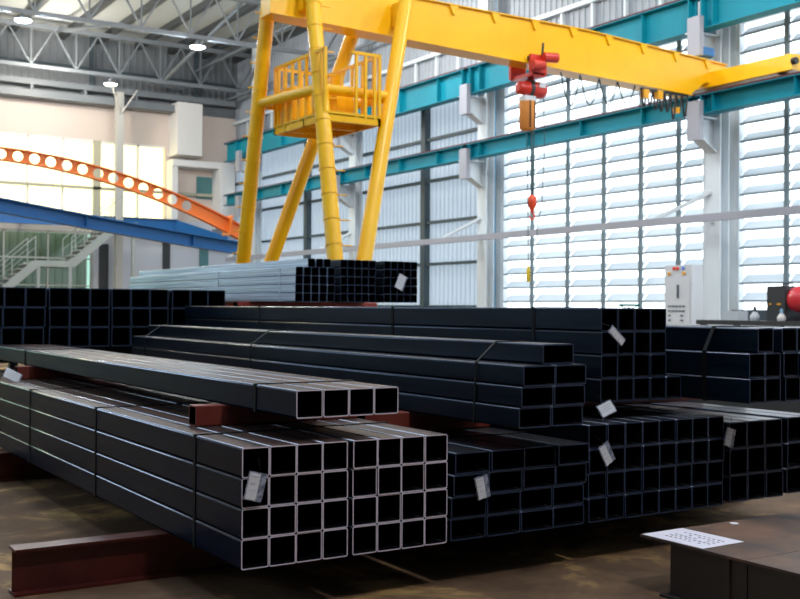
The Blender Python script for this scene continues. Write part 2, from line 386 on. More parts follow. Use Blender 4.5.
boxbar(5.76, 7.0, 6.3, .79, .95, 'dark red box bar on lower right bundle carrying the upper one', .14)
boxbar(5.55, 7.6, 12.6, 1.535, 1.61, 'bright red bar under the galvanised stack, nearer one', .16, 'salmon')
boxbar(5.55, 7.6, 16.2, 1.535, 1.61, 'bright red bar under the galvanised stack, farther one', .16, 'salmon')
def trestle(x0, x1, y, ztop, label):
    t = thing('steel_trestle', ((x0+x1)/2, y, 0), label, 'trestle', 'trestles under the rear stacks')
    m = MB(); ibeam(m, 'x', x0, x1, y, ztop-.2, .2, .15); m.build('top_beam', M['dark'], t)
    for x in (x0+.2, (x0+x1)/2, x1-.2):
        m = MB(); m.box(x-.06, x+.06, y-.06, y+.06, .012, ztop-.2).box(x-.12, x+.12, y-.15, y+.15, 0, .012); m.build('leg', M['dark'], t)
trestle(2.3, 5.4, 13.2, 1.07, 'dark steel trestle under near end of far left stack')
trestle(2.3, 5.4, 17.2, 1.07, 'dark steel trestle under far end of far left stack')
trestle(5.6, 7.5, 12.68, 1.535, 'dark steel trestle under near end of galvanised stack')
trestle(5.6, 7.5, 16.28, 1.535, 'dark steel trestle under far end of galvanised stack')

t = thing('gap_filler', (9, 10.5, 0), 'added unseen dark block filling the gap behind the right-hand bundles', 'filler')  # unseen block added so the gap under the upper bundle stays dark
m = MB(); m.box(7.6, 11.2, 7.6, 13.2, .08, .74); m.build('filler', M['dark'], t)
for y in (8.6, 12.8):
    m = MB(); m.box(7.65, 11.1, y-.06, y+.06, 0, .08); m.build('bearer', M['dark'], t)

# ------------------------------------------------------------------ label tags on wires
def crumpled(x0, x1, z0, z1, y, amp, n=7, seed=0):
    rnd = random.Random(seed); v = []; m = MB()
    for i in range(n+1):
        for j in range(n+1):
            v.append((x0+(x1-x0)*i/n, y+rnd.uniform(-amp, amp), z0+(z1-z0)*j/n))
    k = len(v); v += [(p[0], p[1]+.0015, p[2]) for p in v]
    f = [(i*(n+1)+j, i*(n+1)+j+1, (i+1)*(n+1)+j+1, (i+1)*(n+1)+j) for i in range(n) for j in range(n)]
    m.add(v, f + [tuple(q+k for q in reversed(g)) for g in f]); return m
def tagcard(x, y, z, ang, w, h, label, lean=0., part=.62):
    """white card in a creased clear sleeve, hung by a wire; (x,y,z) the card's centre"""
    t = thing('label_tag', (0, 0, 0), label, 'tag', 'hanging label tags')
    crumpled(-w/2, w/2, -h/2, h/2, 0, .004, seed=int(x*100)).build('plastic_sleeve', M['plastic'], t, fix=False)
    cw = w*part
    crumpled(-w/2+.004, -w/2+cw, -h/2+.005, h/2-.006, -.0065, .0012, 4, seed=3).build('paper_label', M['tagw'], t, fix=False)
    for k in range(3):
        m = MB(); zz = h/2-.02-k*(h-.04)/3
        m.box(-w/2+.012, -w/2+cw-.010-.012*(k % 2), -.0092, -.0082, zz-.003, zz)
        m.build('printed_line', M['cab'], t)
    m = MB(); m.path([(0, 0, h/2-.008), (.004, -.004, h/2+.015), (-.01, .004, h/2+.05), (-.016, .01, h/2+.072)], .0012, 6); m.build('wire', M['black'], t)
    t.location = (x, y, z); t.rotation_euler = (lean, ang, 0)
from math import radians as rad
tagcard(2.238, 4.855, .66, rad(14), .098, .142, 'creased white tag in clear sleeve hanging on front stack')
tagcard(3.635, 4.87, .54, rad(-12), .092, .13, 'white tag hanging on low rectangular tube bundle')
tagcard(4.57, 4.87, .665, rad(-30), .09, .135, 'white tag tilted across left columns of wide floor bundle')
tagcard(5.665, 4.87, .70, rad(16), .095, .125, 'small tag on right corner of wide floor bundle')
tagcard(4.74, 5.055, .915, rad(-18), .13, .085, 'crumpled tag lying at bottom left corner of tall centre bundle', rad(-25), .9)
tagcard(4.83, 5.06, 1.375, rad(-50), .06, .15, 'tag sticking out sideways from top left of tall centre bundle', 0, .8)
tagcard(2.27, 10.15, .905, rad(28), .16, .10, 'bluish tag lying below the four top tubes at left picture edge', rad(-20), .9)
tagcard(7.13, 11.26, 1.86, rad(24), .13, .19, 'small white tag on right bundle of galvanised stack', 0, .85)

# ------------------------------------------------------------------ steel girders at lower right with paper
def girder(y0, y1, label):
    t = thing('steel_girder', (5.3, (y0+y1)/2, 0), label, 'girder', 'rusty girders lying at the lower right')
    m = MB(); m.box(4.325, 6.6, y0, y1, .286, .3); m.build('top_flange', M['girder'], t)
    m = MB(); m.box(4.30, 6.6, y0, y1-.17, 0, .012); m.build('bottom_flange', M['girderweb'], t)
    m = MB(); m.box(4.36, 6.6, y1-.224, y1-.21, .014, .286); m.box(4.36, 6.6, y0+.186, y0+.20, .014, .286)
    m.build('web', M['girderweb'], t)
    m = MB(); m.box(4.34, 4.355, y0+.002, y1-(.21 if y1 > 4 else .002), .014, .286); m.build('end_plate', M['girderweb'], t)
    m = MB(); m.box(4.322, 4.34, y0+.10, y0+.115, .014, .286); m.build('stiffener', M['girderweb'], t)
girder(3.62, 4.34, 'rust-brown steel girder carrying the printed paper')
girder(2.86, 3.615, 'rust-brown steel girder in the very corner, nearest the viewer')
p = thing('paper_sheet', (4.49, 4.11, .3), 'pale lilac printed sheet on corner of rusty girder', 'paper')
m = MB(); m.prism([(4.328, 4.33), (4.340, 3.903), (4.661, 3.909), (4.647, 4.335)], 'z', .3005, .302); m.build('sheet', M['paper'], p)
m = MB()
for i in range(9):
    for j in range(5):
        if random.random() < .12: continue
        x = 4.41+.038*j+random.uniform(-.003, .003); y = 4.24-.033*i
        wd = random.uniform(.012, .022)
        m.box(x, x+.012, y-wd, y, .3021, .3026)
m.build('printed_marks', M['ink'], p)
m = MB(); m.prism([(4.98, 4.25), (5.02, 4.245), (5.035, 4.28), (5.01, 4.30), (4.985, 4.285)], 'z', .3005, .304)
tag(m.build('paper_scrap', M['tagw'], loc=(5., 4.27, .3)), 'tiny white scrap lying on the rusty girder', 'scrap')

# ------------------------------------------------------------------ floor, roof, outer walls
m = MB(); m.box(-9, 19.6, -7, 48, -.2, 0); struct(m.build('floor', M['floor']))
ADDED_SKYLIGHTS = [(-2.0, -.4), (2.6, 4.2), (7.4, 9.0), (12.2, 13.8)]; Y0S, Y1S = -3, 30  # unseen roof openings added to wash light down on tubes and floor
m = MB(); xs = [-9] + [v for s_ in ADDED_SKYLIGHTS for v in s_] + [19.6]
for k in range(0, len(xs), 2): m.box(xs[k], xs[k+1], Y0S, Y1S, 12.5, 12.58)
m.box(-9, 19.6, -7, Y0S, 12.5, 12.58); m.box(-9, 19.6, Y1S, 44.4, 12.5, 12.58)
struct(m.build('ceiling', M['roof']))
for k, (a, b) in enumerate(ADDED_SKYLIGHTS):
    m = MB(); m.box(a, b, Y0S, Y1S, 12.53, 12.54); struct(m.build(f'window_{k+5}', M['glassw']))  # glass of the added unseen skylights
m = MB(); m.box(-9, 19.6, -7.2, -7, 0, 12.5); struct(m.build('wall_front', M['shadewall']))
m = MB(); m.box(-9.2, -9, -7, 44.4, 0, 4.6); m.box(-9.2, -9, -7, 44.4, 8.2, 12.5); m.box(-9.2, -9, -7, 6, 4.6, 8.2); m.box(-9.2, -9, 42, 44.4, 4.6, 8.2); struct(m.build('wall_left', M['shadewall']))
t = thing('window_9', (-9.1, 24, 4.6), None, None, None, 'structure')  # unseen window added to throw bright lines on the tube corners
m = MB(); m.box(-9.11, -9.1, 6, 42, 4.6, 8.2); m.build('pane', M['glassw'], t)
m = MB()
for k in range(13): m.box(-9.15, -9., 6+3*k-.05, 6+3*k+.05, 4.6, 8.2)
m.build('mullions', M['mullion'], t)

def corrugated(mb, axis, a, b, c, z0, z1, pitch=.23, dep=.035, th=.004, mi=0, sgn=-1):
    """profiled sheet; axis 'y' runs along y at x=c, axis 'x' along x at y=c"""
    pts = []; n = int(round((b-a)/pitch)); pt = (b-a)/n
    for k in range(n):
        s0 = a+k*pt
        for u, d in ((0, 0), (.62, 0), (.70, 1), (.92, 1)): pts.append((s0+u*pt, c+sgn*dep*d))
    pts.append((b, c))
    full = pts + [(p[0], p[1]-sgn*th) for p in reversed(pts)]
    P = (lambda p, z: (p[1], p[0], z)) if axis == 'y' else (lambda p, z: (p[0], p[1], z))
    N = len(pts); v = [P(p, z0) for p in pts] + [P(p, z1) for p in pts]
    mb.add(v, [(k, k+1, N+k+1, N+k) for k in range(N-1)], mi)
XW = 19.25
w = thing('wall_right', (XW, 24, 0), None, None, None, 'structure')
m = MB(); corrugated(m, 'y', -7, 8.1, XW, 0, 12.5); corrugated(m, 'y', 25.15, 44.3, XW, 0, 8.0); m.build('pale_cladding', M['sheet'], w, fix=False)
m = MB(); corrugated(m, 'y', 8.1, 44.3, XW, 8.0, 12.5); m.build('upper_cladding', M['sheet2'], w, fix=False)
m = MB(); m.box(19.1, XW+.1, 16.3, 17.15, 0, 8.0); m.box(19.1, XW+.1, 24.78, 25.2, 0, 8); m.box(19.15, XW+.1, 8.1, 25.2, 0, 1.25); m.build('column_backing', M['col'], w)
m = MB()
for z in (1.6, 2.94, 4.26, 5.58, 6.9): m.box(19.06, XW-.036, 25.3, 44, z-.045, z+.045)
for y in (28.75, 36.9): m.box(19.0, XW-.036, y-.12, y+.12, 0, 8)
m.build('dark_girts', M['girt'], w)
m = MB(); m.box(19.05, 19.2, 8.1, 44, 9.5, 9.62)
y = 9.
while y < 43.5: m.box(19.10, 19.2, y-.04, y+.04, 8.02, 9.5); y += 1.2
m.build('white_posts', M['col'], w)

# louvred window bays
def louver_bay(n, ya, yb, mull, z0, z1):
    t = thing(f'window_{n}', (XW, (ya+yb)/2, z0), None, None, None, 'structure')
    f = MB(); f.box(19.12, 19.3, ya, ya+.09, z0, z1); f.box(19.12, 19.3, yb-.09, yb, z0, z1); f.box(19.12, 19.3, ya, yb, z1-.08, z1); f.box(19.12, 19.3, ya, yb, z0, z0+.08)
    f.build('window_frame', M['col'], t)
    edges = [ya+.09] + mull + [yb-.09]
    for k in range(len(edges)-1):
        a, b = edges[k]+.03, edges[k+1]-.03; lb = MB(); z = z0+.1
        while z < z1-.3:
            lb.prism([(19.13, z), (19.145, z), (19.36, z+.21), (19.345, z+.21)], 'y', a, b)
            z += .392
        lb.build('louver_blades', M['louver'], t)
        nb = MB(); z = z0+.1
        while z < z1-.3: nb.box(19.10, 19.13, a, b, z-.02, z+.025); z += .392
        nb.build('blade_nosings', M['nosing'], t)
    for y in mull:
        q = MB(); q.box(19.07, 19.125, y-.055, y+.055, z0, z1); q.build('mullion', M['mullion'], t)
        q = MB(); z = z0+.1
        while z < z1-.3: q.box(19.04, 19.07, y-.075, y+.0, z-.02, z+.02); z += .392
        q.build('louver_brackets', M['mullion'], t)
louver_bay(1, 17.15, 24.78, [17.97, 19.2, 20.51, 21.89, 23.37], 1.25, 8.0)
louver_bay(2, 8.1, 16.3, [9.6, 11.0, 12.3, 13.6, 14.93], 1.25, 8.0)

# back wall
YB = 44.
w = thing('wall_back', (8, YB, 0), None, None, None, 'structure')
m = MB(); m.box(12.95, 19.6, YB, YB+.25, 0, 5.2); m.build('pale_lower_wall', M['lowwall'], w)
m = MB(); m.box(-9, 12.95, YB, YB+.25, 4.55, 5.2); m.build('white_spandrel', M['white'], w)
m = MB(); m.box(-9, 16., YB, YB+.25, 8.33, 9.8); m.box(16., 19.6, YB, YB+.25, 5.2, 9.8); m.build('beige_panel', M['beige'], w)
m = MB(); m.box(-9, 19.6, YB+.05, YB+.25, 9.8, 12.5); corrugated(m, 'x', -9, 19.3, YB, 10.35, 12.5, pitch=.27); m.build('gable_cladding', M['gable'], w, fix=False)
m = MB()
for x in (7.4, 12.8, 17.3): m.box(x-.06, x+.06, YB-.2, YB-.04, 10.35, 12.5)
m.box(-9, 19.3, YB-.12, YB-.04, 11.15, 11.25); m.build('dark_posts', M['girt'], w)
m = MB(); m.box(-9, 16.6, 43.3, 43.6, 9.72, 10.0); m.box(-9, 16.6, 43.2, 43.7, 9.70, 9.74); m.box(-9, 18.9, 43.3, 43.5, 10.2, 10.42)
x = -8.6
while x < 18: m.box(x-.05, x+.05, 43.3, YB, 10.0, 10.2); x += 2.1
m.build('ledge_beam', M['truss'], w)
m = MB(); m.box(13.2, 13.58, YB-.08, YB+.1, 0, 4.1); m.box(15.9, 16.22, YB-.08, YB+.1, 0, 4.9); m.build('dark_door_jambs', M['dark'], w)
m = MB(); m.box(16.05, 18.8, 43.2, YB, 7.45, 7.72); m.box(16.15, 17.25, 43., YB, 7.9, 10.1); m.box(18.1, 18.75, 43., YB, 4.9, 7.45); m.box(16.05, 16.3, 43.3, YB, 5.2, 7.45)
m.build('white_boxed_ledges', M['white'], w)
m = MB(); m.box(17.4, 18.1, YB-.06, YB, 6.2, 7.15); m.build('teal_vent_window', M['tealpane'], w)
m = MB(); m.box(17.55, 17.95, YB-.06, YB, 1.5, 4.45); m.build('bright_glass_strip', M['tealpane'], w)
t = thing('window_3', (4, YB, 5.2), None, None, None, 'structure')
m = MB(); m.box(-9, 16., YB+.1, YB+.11, 5.2, 8.33); m.build('pane', M['glassy'], t)
m = MB()
for x in [-7, -4.5, -2, .5, 3, 5.5, 7.9, 10.35, 11.72, 13.1, 14.82]: m.box(x-.035, x+.035, YB, YB+.16, 5.2, 8.33)
m.box(-9, 16., YB, YB+.16, 8.25, 8.33); m.build('window_frame', M['white'], t)
m = MB(); m.box(-9, 18.6, 43.8, 43.95, 6.29, 6.41); m.box(12.9, 13.2, 43.8, 43.95, 5.2, 8.3); m.build('transom_rail', M['stone'], t)
t = thing('window_4', (8, YB, 0), None, None, None, 'structure')
m = MB(); m.box(-9, 12.9, YB+.05, YB+.06, 0, 4.55); m.build('pane', M['glassg'], t)
m = MB()
for x in (3.9, 5.7, 7.5, 9.45, 11.15, 12.9): m.box(x-.03, x+.03, YB-.04, YB+.12, 0, 4.55)
m.box(-9, 12.95, YB-.04, YB+.12, 4.47, 4.57); m.box(-9, 12.95, YB-.03, YB+.1, 3.43, 3.49); m.box(-9, 12.95, YB-.03, YB+.1, 2.35, 2.39); m.build('window_frame', M['offwhite'], t)
m = MB(); corrugated(m, 'x', 3, 12.9, YB+.7, 0, 4.5, .3, .12); m.build('curtain', M['curtain'], t, fix=False)

# ------------------------------------------------------------------ columns, brackets, runway beams
YC = [(16.5, 'beside the grey control cabinet'), (25.05, 'beside the blue downpipe, left of the louvres'), (32.6, 'behind the ladder leg of the crane'), (40.8, 'nearest the back corner')]
for k, (y, wh) in enumerate(YC):
    t = thing('steel_column', (18.85, y, 0), 'pale grey steel wall column ' + wh, 'column', 'columns along the right wall')
    m = MB(); m.box(18.6, 18.63, y-.21, y+.21, 0, 12.3); m.box(18.87, 18.9, y-.21, y+.21, 0, 12.3); m.box(18.63, 18.87, y-.012, y+.012, 0, 12.3)
    m.build('shaft', M['col'], t)
    for zt, nm in ((7.6, 'upper'), (5.77, 'lower')):
        m = MB(); m.prism([(17.87, zt), (18.6, zt), (18.6, zt-.72), (18.45, zt-.72), (18.05, zt-.35), (17.87, zt-.35)], 'y', y-.02, y+.02)
        m.box(17.87, 18.6, y-.15, y+.15, zt-.025, zt); m.bar((17.9, y, zt-.36), (18.56, y, zt-.74), .3, .02)
        b = m.build('bracket', M['col'], t)
        m = MB(); m.box(17.83, 17.96, y-.30, y+.05, zt-.55, zt+.30); m.build('end_stop', M['bracket'], b)
def runway(z0, z1, label):
    t = thing('runway_beam', (18.15, 24, z0), label, 'beam', 'teal crane runway beams')
    segs = [-6.5, 8, 16.5, 25.05, 32.6, 42.5]; m = MB()
    for a, b in zip(segs, segs[1:]): ibeam(m, 'y', a+.06, b-.06, 18.15, z0, z1-z0, .34, .022, .014)
    m.build('girder', M['teal'], t)
    m = MB(); y = -5.
    while y < 42:
        m.box(18.0, 18.143, y-.008, y+.008, z0+.022, z1-.022); y += 2.1
    for s_ in segs[1:-1]: m.box(18.0, 18.3, s_-.2, s_-.17, z0+.02, z1-.02); m.box(18.0, 18.3, s_+.17, s_+.2, z0+.02, z1-.02)
    m.build('stiffeners', M['teal'], t)
    m = MB(); m.box(18.115, 18.185, -6.5, 42.4, z1, z1+.075); m.box(17.975, 18.325, -6.5, 42.4, z1+.001, z1+.04); m.build('rail', M['railred'], t)
runway(5.80, 6.22, 'slim teal runway beam with rusty rail carrying the gantry crane, lower one')
runway(7.64, 8.40, 'deep teal runway beam near the top of the louvres, upper one')
t = thing('tie_beam', (18, 20, 3.5), 'pale grey tie tube running level across the right wall and louvres', 'beam')
m = MB(); m.box(17.93, 18.07, -6.5, 42, 3.45, 3.61); m.build('square_tube', M['bracket'], t)
for y, _ in YC:
    m = MB(); m.bar((18., y+1.15, 3.6), (18.6, y+.05, 4.15), .08, .08); m.bar((18., y, 3.52), (18.6, y, 3.52), .1); m.build('brace', M['col'], t)
m = MB(); m.path([(18.97, 24.97, .0), (18.97, 24.97, 4), (18.97, 24.97, 12)], .055, 10)
tag(m.build('downpipe', M['bluepipe']), 'bright blue downpipe on wall left of the louvred windows', 'pipe')

# ------------------------------------------------------------------ roof structure
for k, x in enumerate([-6.6, -5, -3.4, -1.8, -.2, 1.4, 3, 4.6, 6.3, 8.0, 9.65, 11.6, 13.1, 14.7, 16.15, 17.6, 19.1]):
    if x < 5.5: continue
    m = MB(); m.box(x-.10, x+.10, 30.2, 43.95, 12.25, 12.5)
    tag(m.build('roof_purlin', M['purlin']), 'dark steel purlin under the pale roof sheets', 'purlin', 'roof purlins')
def truss(y, wh):
    t = thing('roof_truss', (8, y, 10.6), 'grey triangulated steel roof truss ' + wh, 'truss', 'roof trusses')
    m = MB(); m.box(-8.9, 19.0, y-.06, y+.06, 10.56, 10.70); m.build('bottom_chord', M['truss'], t)
    m = MB(); m.box(-8.9, 19.0, y-.06, y+.06, 12.08, 12.25); m.build('top_chord', M['truss'], t)
    x = 4.
    while x < 18.9:
        m = MB(); m.bar((x, y, 12.1), (x+.85, y, 10.68), .055); m.build('diagonal', M['truss'], t)
        m = MB(); m.bar((x+.85, y, 10.68), (x+1.7, y, 12.1), .055); m.build('diagonal', M['truss'], t)
        if x+1.7 < 19: m = MB(); m.bar((x+.85, y, 10.68), (x+.85, y, 12.1), .045); m.build('upright', M['truss'], t)
        x += 1.7
truss(34.4, 'nearer to the viewer, crossing at the top')
truss(42., 'in front of the ribbed gable wall')
t = thing('roof_bracing', (14, 38, 10.6), 'thin grey brace bars between the two roof trusses', 'bracing')
for a, b in (((16, 34.4, 10.6), (18.8, 42, 10.6)), ((15.2, 34.4, 12.), (15.2, 42, 10.7)), ((11, 34.4, 10.7), (11, 42, 12.1)), ((18.6, 30, 10.5), (18.6, 43.9, 10.5)), ((17.2, 30, 11.6), (17.2, 43.9, 11.6))):
    m = MB(); m.bar(a, b, .09); m.build('brace_bar', M['truss'], t)
for k, (x, y, z, mm, wh) in enumerate(((7.9, 34.4, 10.36, 'lamp', 'at the top left corner'), (13.6, 34.4, 10.30, 'lamp', 'hanging from the middle of the near truss'), (13.0, 42.0, 10.28, 'lampw', 'at the head of the white column'))):
    t = thing('high_bay_lamp', (x, y, z), 'glowing high bay lamp ' + wh, 'lamp', 'high bay lamps')
    m = MB(); m.lathe((x, y, z), [(.07, .20), (.09, .12), (.26, .02), (.27, 0.)]); m.build('reflector', M['truss'], t)
    m = MB(); m.lathe((x, y, z-.03), [(.1, -.03), (.2, -.01), (.25, .028)]); m.build('lens', M[mm], t)
    m = MB(); m.cyl((x, y, z+.18), (x, y, 10.60), .02); m.build('hanger', M['truss'], t)
# white column with arm in front of the back wall
t = thing('white_column', (13.7, 43.05, 0), 'slim white column before the bright yellow back windows', 'column')
m = MB(); m.box(13.55, 13.85, 42.9, 43.15, 0, 10.2); m.build('shaft', M['offwhite'], t)
m = MB(); m.bar((13.7, 42.9, 9.3), (13.2, 42.4, 10.3), .05); m.bar((13.7, 42.9, 9.3), (14.3, 42.6, 10.3), .05); m.build('knee_brace', M['offwhite'], t)

# ------------------------------------------------------------------ blue and orange curved beams
def curved(name, X0, X1, y, fz, fh, colm, label, holes=None, flange=.10):
    t = thing(name, (X0, y, 0), label, 'beam')
    n = 60; xs = [X0+(X1-X0)*k/n for k in range(n+1)]
    m = MB()
    for k in range(n):
        a, b = xs[k], xs[k+1]
        za, zb, ha, hb = fz(a), fz(b), fh(a), fh(b)
        for s_ in (1, -1):
            v = []
            for (x, z, h) in ((a, za, ha), (b, zb, hb)):
                for yy in (y-flange, y+flange):
                    v += [(x, yy, z+s_*h), (x, yy, z+s_*(h-.03))]
            m.add(v, [(0, 2, 6, 4), (1, 5, 7, 3), (0, 4, 5, 1), (2, 3, 7, 6), (0, 1, 3, 2), (4, 6, 7, 5)])
    m.build('flanges', colm, t)
    m = MB(); th = .012
    cells = []
    if holes:
        p0, p1, pitch, rad_ = holes; x = p0
        while x+pitch <= p1+1e-6: cells.append((x, x+pitch, True)); x += pitch
        cells = ([(X0, p0, False)] if p0 > X0 else []) + cells + [(x, X1, False)]
    else: cells = [(X0+(X1-X0)*k/12, X0+(X1-X0)*(k+1)/12, False) for k in range(12)]
    for a, b, hole in cells:
        c = (a+b)/2; zc = fz(c)
        if hole:
            N = 24; r = rad_*(fh(c)/.17)**.5; out = []; inn = []
            for k in range(N):
                an = 2*PI*k/N+PI/N; cx, sz = math.cos(an), math.sin(an)
                inn.append((c+r*cx, zc+r*sz))
                s_ = 1/max(abs(cx), abs(sz)); ux, uz = cx*s_, sz*s_
                xx = c+ux*(b-a)/2; out.append((xx, fz(xx)+uz*(fh(xx)-.02)))
            for yy in (y-th/2, y+th/2):
                v = [(p[0], yy, p[1]) for p in out] + [(p[0], yy, p[1]) for p in inn]
                m.add(v, [(k, (k+1) % N, N+(k+1) % N, N+k) for k in range(N)])
            v = [(p[0], y-th/2, p[1]) for p in inn] + [(p[0], y+th/2, p[1]) for p in inn]
            m.add(v, [(k, (k+1) % N, N+(k+1) % N, N+k) for k in range(N)])
        else:
            q = 4
            for k in range(q):
                u0 = a+(b-a)*k/q; u1 = a+(b-a)*(k+1)/q
                m.prism([(u0, fz(u0)-fh(u0)+.02), (u1, fz(u1)-fh(u1)+.02), (u1, fz(u1)+fh(u1)-.02), (u0, fz(u0)+fh(u0)-.02)], 'y', y-th/2, y+th/2)
    m.build('web', colm, t, fix=False)
    return t
fo = lambda x: 5.33-.033*(x-5.2)**2
ho = lambda x: .165+.008*max(0, x-6)
t = curved('curved_cellular_beam', 3.1, 12.45, 28, fo, ho, M['orange'], 'orange curved beam pierced by a row of round holes', holes=(3.3, 11.2, .405, .128))
m = MB(); m.bar((11.95, 27.88, fo(11.95)-.3), (12.05, 27.88, fo(12.05)+.3), .03, .26); m.bar((11.95, 28.12, fo(11.95)-.3), (12.05, 28.12, fo(12.05)+.3), .03, .26); m.build('splice_plate', M['orange'], t)
m = MB(); m.box(12.36, 12.5, 27.93, 28.07, 0, 3.4); m.box(3.1, 3.24, 27.93, 28.07, 0, 5.1); m.build('prop', M['dark'], t)
fb = lambda x: 3.68-.148*(x-5.07)+.003*(x-5.07)**2
t = curved('sloping_blue_beam', 2.2, 10.8, 24, fb, lambda x: .155, M['blue'], 'deep blue sloping steel beam below the orange curved one', flange=.12)
m = MB(); m.box(10.66, 10.8, 23.93, 24.07, 0, 2.6); m.box(2.2, 2.34, 23.93, 24.07, 0, 3.9); m.build('prop', M['dark'], t)
m = MB()
for x in (4.4, 6.9, 9.4): m.box(x-.01, x+.01, 23.9, 24.1, fb(x)-.14, fb(x)+.14)
m.build('stiffener', M['blue'], t)
t = thing('blue_eaves_beam', (6, 43, 4.75), 'dark blue level beam along the foot of the yellow windows', 'beam')
m = MB(); ibeam(m, 'x', -8.9, 16.2, 43.1, 4.72, .45, .3); m.bar((16.1, 43.1, 4.95), (18.4, 43.1, 4.35), .3, .4); m.build('girder', M['blue'], t)
m = MB(); m.box(10., 10.15, 43.2, 43.95, 4.8, 5.0); m.box(15.3, 15.45, 43.2, 43.95, 4.8, 5.0); m.box(4., 4.15, 43.2, 43.95, 4.8, 5.0); m.build('wall_hanger', M['dark'], t)

# ------------------------------------------------------------------ staircase
t = thing('steel_staircase', (10.5, 41, 0), 'pale steel staircase with landing before the green glass', 'staircase')
def flight(x0, z0, x1, z1):
    for yy in (40.4, 41.6):
        m = MB(); m.bar((x0, yy, z0), (x1, yy, z1), .05, .30); m.build('stringer', M['stair'], t)
        m = MB(); m.bar((x0, yy, z0+1.0), (x1, yy, z1+1.0), .03); m.bar((x0, yy, z0+.6), (x1, yy, z1+.6), .018)
        n = 4
        for k in range(n+1): m.bar((x0+(x1-x0)*k/n, yy, z0+(z1-z0)*k/n), (x0+(x1-x0)*k/n, yy, z0+(z1-z0)*k/n+1.0), .03)
        m.build('handrail', M['stair'], t)
    n = int(abs(z1-z0)/.18); m = MB()
    for k in range(n): m.box(x0+(x1-x0)*k/n-.14, x0+(x1-x0)*k/n+.14, 40.42, 41.58, z0+(z1-z0)*(k+.5)/n+.05, z0+(z1-z0)*(k+.5)/n+.09)
    m.build('treads', M['stair'], t)
flight(6.5, .1, 9.8, 3.08); flight(11.1, 3.08, 13.0, 4.75)
m = MB(); m.box(9.75, 11.15, 40.38, 41.62, 2.98, 3.2); m.build('landing', M['stair'], t)
m = MB(); m.box(9.85, 9.97, 40.4, 40.52, 0, 2.98); m.box(11., 11.12, 40.4, 40.52, 0, 2.98); m.box(12.95, 13.6, 40.38, 43.2, 4.6, 4.75); m.box(13.4, 13.52, 40.4, 40.52, 0, 4.6); m.build('posts', M['stair'], t)

# ------------------------------------------------------------------ semi-gantry crane
cr = thing('gantry_crane', (8, 16.4, 0), 'big yellow gantry crane with four tubular legs and long bridge beam', 'crane')
zb, zt = 6.22, 7.04
fzb = lambda x: 6.37-.0265*(x-7.6)
fzt = lambda x: zt if x < 14.5 else zt-.045*(x-14.5)
m = MB(); m.prism([(7.6, fzb(7.6)), (17.4, fzb(17.4)), (17.85, 6.42), (18.5, 6.46), (18.5, fzt(18.5)), (14.5, zt), (7.6, zt)], 'y', 16.05, 16.38)
m.prism([(7.58, zt), (14.5, zt), (18.5, fzt(18.5)), (18.5, fzt(18.5)+.02), (14.5, zt+.02), (7.58, zt+.02)], 'y', 16.0, 16.43)
m.prism([(7.58, fzb(7.58)-.025), (17.4, fzb(17.4)-.025), (17.4, fzb(17.4)), (7.58, fzb(7.58))], 'y', 15.99, 16.44); m.build('bridge_beam', M['yellow'], cr)
x = 8.4
while x < 18.2:
    q = fzt(x); m = MB(); m.prism([(x-.10, q), (x+.10, q), (x+.02, q-.17), (x-.02, q-.17)], 'y', 16.01, 16.05); m.build('gusset', M['yellow'], cr); x += .95
m = MB(); m.box(17.98, 18.32, 13.95, 17.3, 6.335, 6.66); m.build('end_carriage', M['yellow'], cr)
for yy in (14.3, 17.0):
    m = MB(); m.cyl((18.08, yy, 6.38), (18.22, yy, 6.38), .085, n=18); m.build('wheel', M['dark'], cr)
m = MB(); m.cyl((18.02, 13.86, 6.5), (18.02, 13.96, 6.5), .07); m.build('buffer', M['black'], cr)
m = MB(); m.box(17.95, 18.3, 16.2, 16.5, zt+.025, zt+.2); m.cyl((17.9, 16.35, zt+.10), (18.35, 16.35, zt+.10), .09); m.build('drive_motor', M['blue'], cr)
def at(p, q, z): f = (z-p[2])/(q[2]-p[2]); return Vector(p)+(Vector(q)-Vector(p))*f
legs = {'n1': ((7.88, 14.0, .5), (8.215, 15.78, 6.9)), 'n2': ((7.90, 14.0, .5), (10.06, 15.78, 6.9)),
        'f1': ((8.02, 18.4, .5), (7.80, 16.52, 6.8)), 'f2': ((8.04, 18.4, .5), (9.58, 16.50, 6.8))}
legs['n1'] = ((7.885, 13.97, .5), (8.215, 15.80, 6.9)); 
def rung_part(p, q, z, side, L):
    c = at(p, q, z); d = (Vector(q)-Vector(p)).normalized()
    m = MB(); m.cyl(c-d*.012, c+d*.012, .136, n=18); m.cyl(c, c+Vector((side*L, -.02*side, 0)), .012, n=6)
    return m
for kname, (p, q) in legs.items():
    m = MB(); m.cyl(p, q, .125, n=24); lg = m.build('leg', M['yellow'], cr)
    if kname in ('n1', 'f1'):
        z = .9
        while z < 6.8:
            rung_part(p, q, z, 1 if kname == 'n1' else -1, .30 if kname == 'n1' else .22).build('rung', M['yellow'], lg); z += .40
for yy, nm in ((15.85, 0), (16.95, 1)):
    m = MB(); m.box(7.9, 10.35, min(yy, 16.4 if nm else yy)-.0, yy+.12 if not nm else yy+.1, 6.5, 6.8) if False else None
for x, y in ((8.2, 15.92), (10.03, 15.92), (7.81, 16.46), (9.5, 16.46)):
    m = MB(); m.box(x-.11, x+.11, y-.08, y+.09, 6.45, 6.85); m.build('leg_flange', M['yellow'], cr)
m = MB(); m.box(7.74, 8.16, 13.5, 18.8, .22, .55); m.build('leg_carriage', M['yellow'], cr)
for yy in (13.9, 18.4):
    m = MB(); m.cyl((7.8, yy, .2), (7.98, yy, .2), .16, n=20); m.build('wheel', M['dark'], cr)
